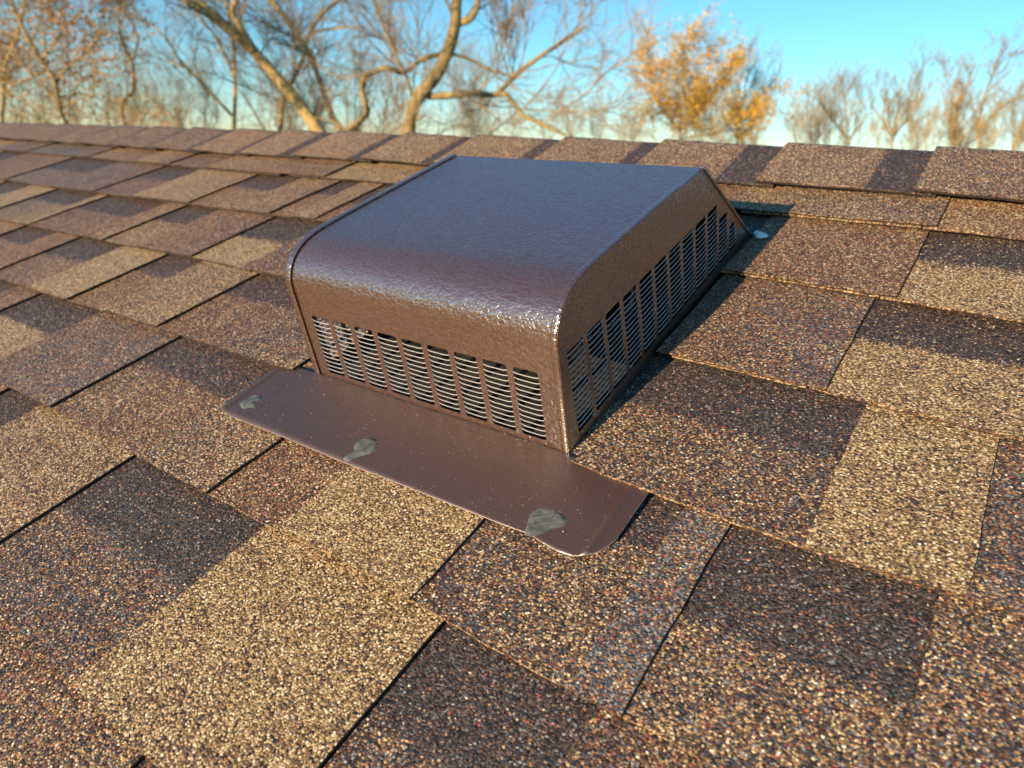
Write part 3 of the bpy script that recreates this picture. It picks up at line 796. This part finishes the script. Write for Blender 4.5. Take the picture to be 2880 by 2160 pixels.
tree('forked_tree', 'slender golden trunk with a crossing thinner stem, right of the leaning trunk', 20,
     [([(752, 290), (722, 260), (705, 215), (687, 163), (670, 118), (642, 76), (608, 28), (583, -4), (560, -50)], 17, 10, 1.7, 1),
      ([(604, 300), (611, 222), (632, 174), (656, 121), (670, 69), (691, 35), (729, 0), (775, -40)], 11, 7, 2.0, 0),
      ([(670, 69), (720, 62), (780, 58)], 5, 3, 2.5, 0)], big, BARKG)
tree('spreading_tree', 'stout bare tree in the middle with wide crooked limbs to both sides', 17,
     [([(880, 300), (889, 243), (903, 212), (934, 174), (955, 139), (972, 97), (983, 52), (986, 0), (992, -60)], 38, 20, 1.2, 1),
      ([(925, 208), (969, 206), (1021, 201), (1069, 205), (1090, 187), (1125, 153), (1177, 115), (1222, 87), (1265, 55)], 15, 6, 2.6, 0),
      ([(1069, 203), (1092, 204), (1108, 222), (1132, 250), (1170, 267), (1222, 292)], 11, 6, 2.2, 0),
      ([(948, 118), (913, 128), (878, 153), (865, 156), (837, 147), (806, 156), (786, 167), (783, 194), (788, 222), (792, 243), (774, 264), (750, 280)], 9, 13, 1.5, 0),
      ([(892, 212), (878, 167), (854, 115), (830, 59), (806, 0), (790, -40)], 7, 5, 2.2, 0),
      ([(988, 50), (1014, 42), (1028, 21), (1033, 0), (1044, -40)], 15, 9, 2, 0),
      ([(976, 116), (1014, 128), (1056, 149), (1110, 165)], 7, 4, 3, 0),
      ([(983, 40), (968, 10), (955, -20)], 7, 5, 2, 0)], big, BARK)
tree('straight_tree', 'thin upright trunk with a long arching side branch to the left', 24,
     [([(505, 290), (508, 208), (507, 153), (503, 87), (492, 20), (488, -30)], 12, 6, 1.6, 1),
      ([(502, 250), (462, 208), (417, 160), (382, 121), (347, 69), (295, 35), (240, 15)], 7, 3, 2.4, 0),
      ([(503, 158), (465, 80), (424, 28), (400, -20)], 6, 4, 2.2, 0),
      ([(575, 290), (548, 240), (515, 190)], 5, 3, 2, 0)], dict(L=2.2, r=.016, kids=(6, 4), rmin=.004, up=.06), BARKG,
     (LBROWN, 1, .03, .08, .03))
tree('crooked_tree', 'dark crooked thin tree with an S bend near the ridge', 22,
     [([(275, 290), (262, 240), (268, 215), (288, 198), (288, 156), (285, 132), (267, 97), (257, 52), (257, -10)], 13, 5, 1.6, 1),
      ([(285, 132), (298, 87), (281, 42), (257, 7)], 5, 3, 2.4, 0)], dict(L=1.8, r=.013, kids=(6, 4), rmin=.004, up=.05), BARK,
     (LBROWN, 1, .045, .09, .10))
oak = dict(L=1.9, r=.018, kids=(7, 5), rmin=.0045, up=.0, tmat=BARKG)
tree('oak_tree', 'oak keeping its dry brown leaves at the left of the picture', 16,
     [([(155, 290), (128, 233), (118, 174), (90, 132), (69, 97), (42, 45), (20, -10)], 13, 6, 3.0, 1),
      ([(120, 180), (146, 146), (190, 110), (230, 60)], 6, 3, 4.5, 0), ([(100, 150), (60, 170), (20, 180), (-40, 150)], 6, 3, 4.5, 0),
      ([(90, 132), (120, 90), (140, 60), (180, 20)], 5, 3, 4.5, 0), ([(128, 233), (170, 215), (215, 200)], 4, 2, 5, 0)], oak, BARK,
     (LBROWN, 2, .055, .10, .36))
tree('young_oak_tree', 'small brown leaved tree at the far left edge of the picture', 19,
     [([(3, 290), (6, 243), (10, 146), (35, 83), (50, 20), (55, -30)], 10, 5, 3.2, 1),
      ([(8, 180), (-30, 120), (-60, 60)], 5, 3, 3, 0), ([(10, 200), (40, 210), (80, 230)], 4, 2, 5, 0)], oak, BARKG, (LBROWN, 2, .055, .12, .34))
fan = dict(tmat=BARK, L=2.0, r=.016, kids=(5, 4), rmin=.006, up=.13, wob=.12, kup=.15, low=1)
tree('yellow_tree', 'bushy tree with bright yellow orange leaves on top behind the ridge', 34,
     [([(1470, 330), (1470, 260), (1478, 200), (1480, 130)], 9, 3, 5, 1), ([(1465, 280), (1420, 220), (1390, 160)], 5, 2, 5, 0),
      ([(1475, 270), (1530, 220), (1560, 165)], 5, 2, 5, 0), ([(1470, 300), (1560, 280), (1620, 240)], 4, 2, 4, 0)],
     dict(L=1.9, r=.02, kids=(6, 4), rmin=.007, up=.05, low=1), BARKG, (LYEL, 4, .070, .16, .75, lambda p: p[2] > CAM_Z + 1.0 + .35 * math.sin(p[0] * 2.1)))
tree('fan_tree', 'bare tree with fine upswept twigs right of the yellow tree', 38,
     [([(1590, 340), (1595, 280), (1605, 220), (1612, 170)], 6, 2, 4, 1), ([(1592, 300), (1640, 250), (1668, 195)], 4, 1.5, 4, 0), ([(1592, 300), (1560, 240), (1572, 170)], 3, 1.5, 4, 0)], dict(fan, kids=(6, 4)), BARKG)
tree('low_bare_tree', 'low rounded grey bare tree, leftmost of the four bare trees at the right', 44,
     [([(1835, 345), (1832, 290), (1826, 230), (1822, 190)], 6, 2, 3.5, 1), ([(1833, 300), (1785, 240), (1760, 205)], 3, 1, 3.5, 0), ([(1833, 300), (1870, 250), (1850, 200)], 3, 1, 3.5, 0)], dict(fan, L=1.8, kids=(6, 4)), TWIG)
tree('tall_bare_tree', 'bare tree with upright spiky twigs, second of the four at the right', 40,
     [([(1925, 345), (1930, 290), (1940, 230), (1950, 170)], 7, 2, 4, 1), ([(1930, 295), (1975, 230), (1995, 145)], 4, 1, 4, 0), ([(1928, 300), (1900, 250), (1880, 220)], 3, 1, 3.5, 0), ([(1930, 300), (1915, 230), (1912, 190)], 3, 1, 4, 0)], dict(fan, L=1.5, kids=(6, 4)), BARKG, (LGOLD, 1, .06, .06, .05))
tree('budding_tree', 'thin forked tree with sparse dark leaves, third of the four at the right', 36,
     [([(2066, 345), (2064, 300), (2062, 250), (2085, 200), (2105, 135)], 7, 2, 4, 1), ([(2062, 250), (2070, 200), (2052, 160)], 3, 1, 4, 0)], dict(fan, L=1.1, kids=(5, 4)), BARKG, (LBROWN, 1, .06, .06, .12))
tree('edge_tree', 'bare tree with sparse leaves at the right edge of the picture', 34,
     [([(2116, 345), (2114, 290), (2120, 230), (2140, 170), (2155, 125)], 8, 2, 4, 1), ([(2116, 280), (2160, 235), (2215, 205), (2260, 180)], 4, 2, 4, 0), ([(2130, 200), (2170, 165), (2190, 140)], 3, 1, 4, 0), ([(2190, 340), (2200, 280), (2230, 230)], 4, 2, 4, 0)], dict(fan, L=1.2, kids=(5, 4)), BARKG, (LBROWN, 1, .06, .06, .14))
# distant wood that reads as one mass
wood, wl = Tubes(), []
cf = dict(L=1, r=.03, kids=(6, 4), rmin=.007, up=.12, wob=.13, kup=.2)
for i in range(52):
    vx = rng.uniform(-120, 2330); d = rng.uniform(45, 75)
    top = rng.uniform(165, 235) if vx < 1300 else rng.uniform(240, 285)
    if 1640 < vx < 1760: top = 270
    b = px((vx, 330), d); t = px((vx + rng.normal() * 12, top), d)
    path = smooth_path([b * [1, 1, 0], b, b + (t - b) * .35 + rng.normal(size=3) * .35, b + (t - b) * .7 + rng.normal(size=3) * .5, t + rng.normal(size=3) * .5], 12); wood.add(path, np.linspace(.11, .015, 12), 5)
    for c in range(16):
        p = b + (t - b) * rng.uniform(-.3, 1); grow(wood, p, rnd_dir(np.array([0, 0, 1.]), rng.uniform(.3, 1.0), .1), rng.uniform(1.4, 3.4), .022, 1, cf, wl)
o = wood.build('distant_wood', TWIG, None, np.zeros(3), False); tag(o, 'hazy mass of bare distant treetops along the horizon behind the ridge', 'woodland', kind='stuff')
# low golden scrub just above the ridge line
sc, sl_ = Tubes(), []
cs = dict(L=1, r=.012, kids=(5, 4), rmin=.005, up=.18, wob=.12, kup=.3, tmat=BARKG)
for i in range(150):
    vx = rng.choice([rng.uniform(-50, 420), rng.uniform(1120, 1640), rng.uniform(1800, 2300), rng.uniform(1900, 2300)]); d = rng.uniform(30, 42)
    b = px((vx, (275 if vx < 500 else 300 if vx < 1700 else 325) + rng.uniform(0, 22)), d); grow(sc, b, rnd_dir(np.array([0, 0, 1.]), rng.uniform(.1, .5), .4), rng.uniform(.9, 2.3) * (1 if vx > 1000 else .8), .014, 1, cs, sl_)
    sc.add(np.array([b * [1, 1, 0], b]), [.03, .015], 4)
o = sc.build('scrub', BARKG, None, np.zeros(3), False); tag(o, 'low golden brushwood just above the roof ridge', 'brushwood', kind='stuff')
lf = leaves_mesh('scrub_leaves', sl_, 1, .05, LGOLD, o, np.zeros(3), .12, .45)
print('tris', sum(len(m.loops) - 2 * len(m.polygons) for m in bpy.data.meshes))
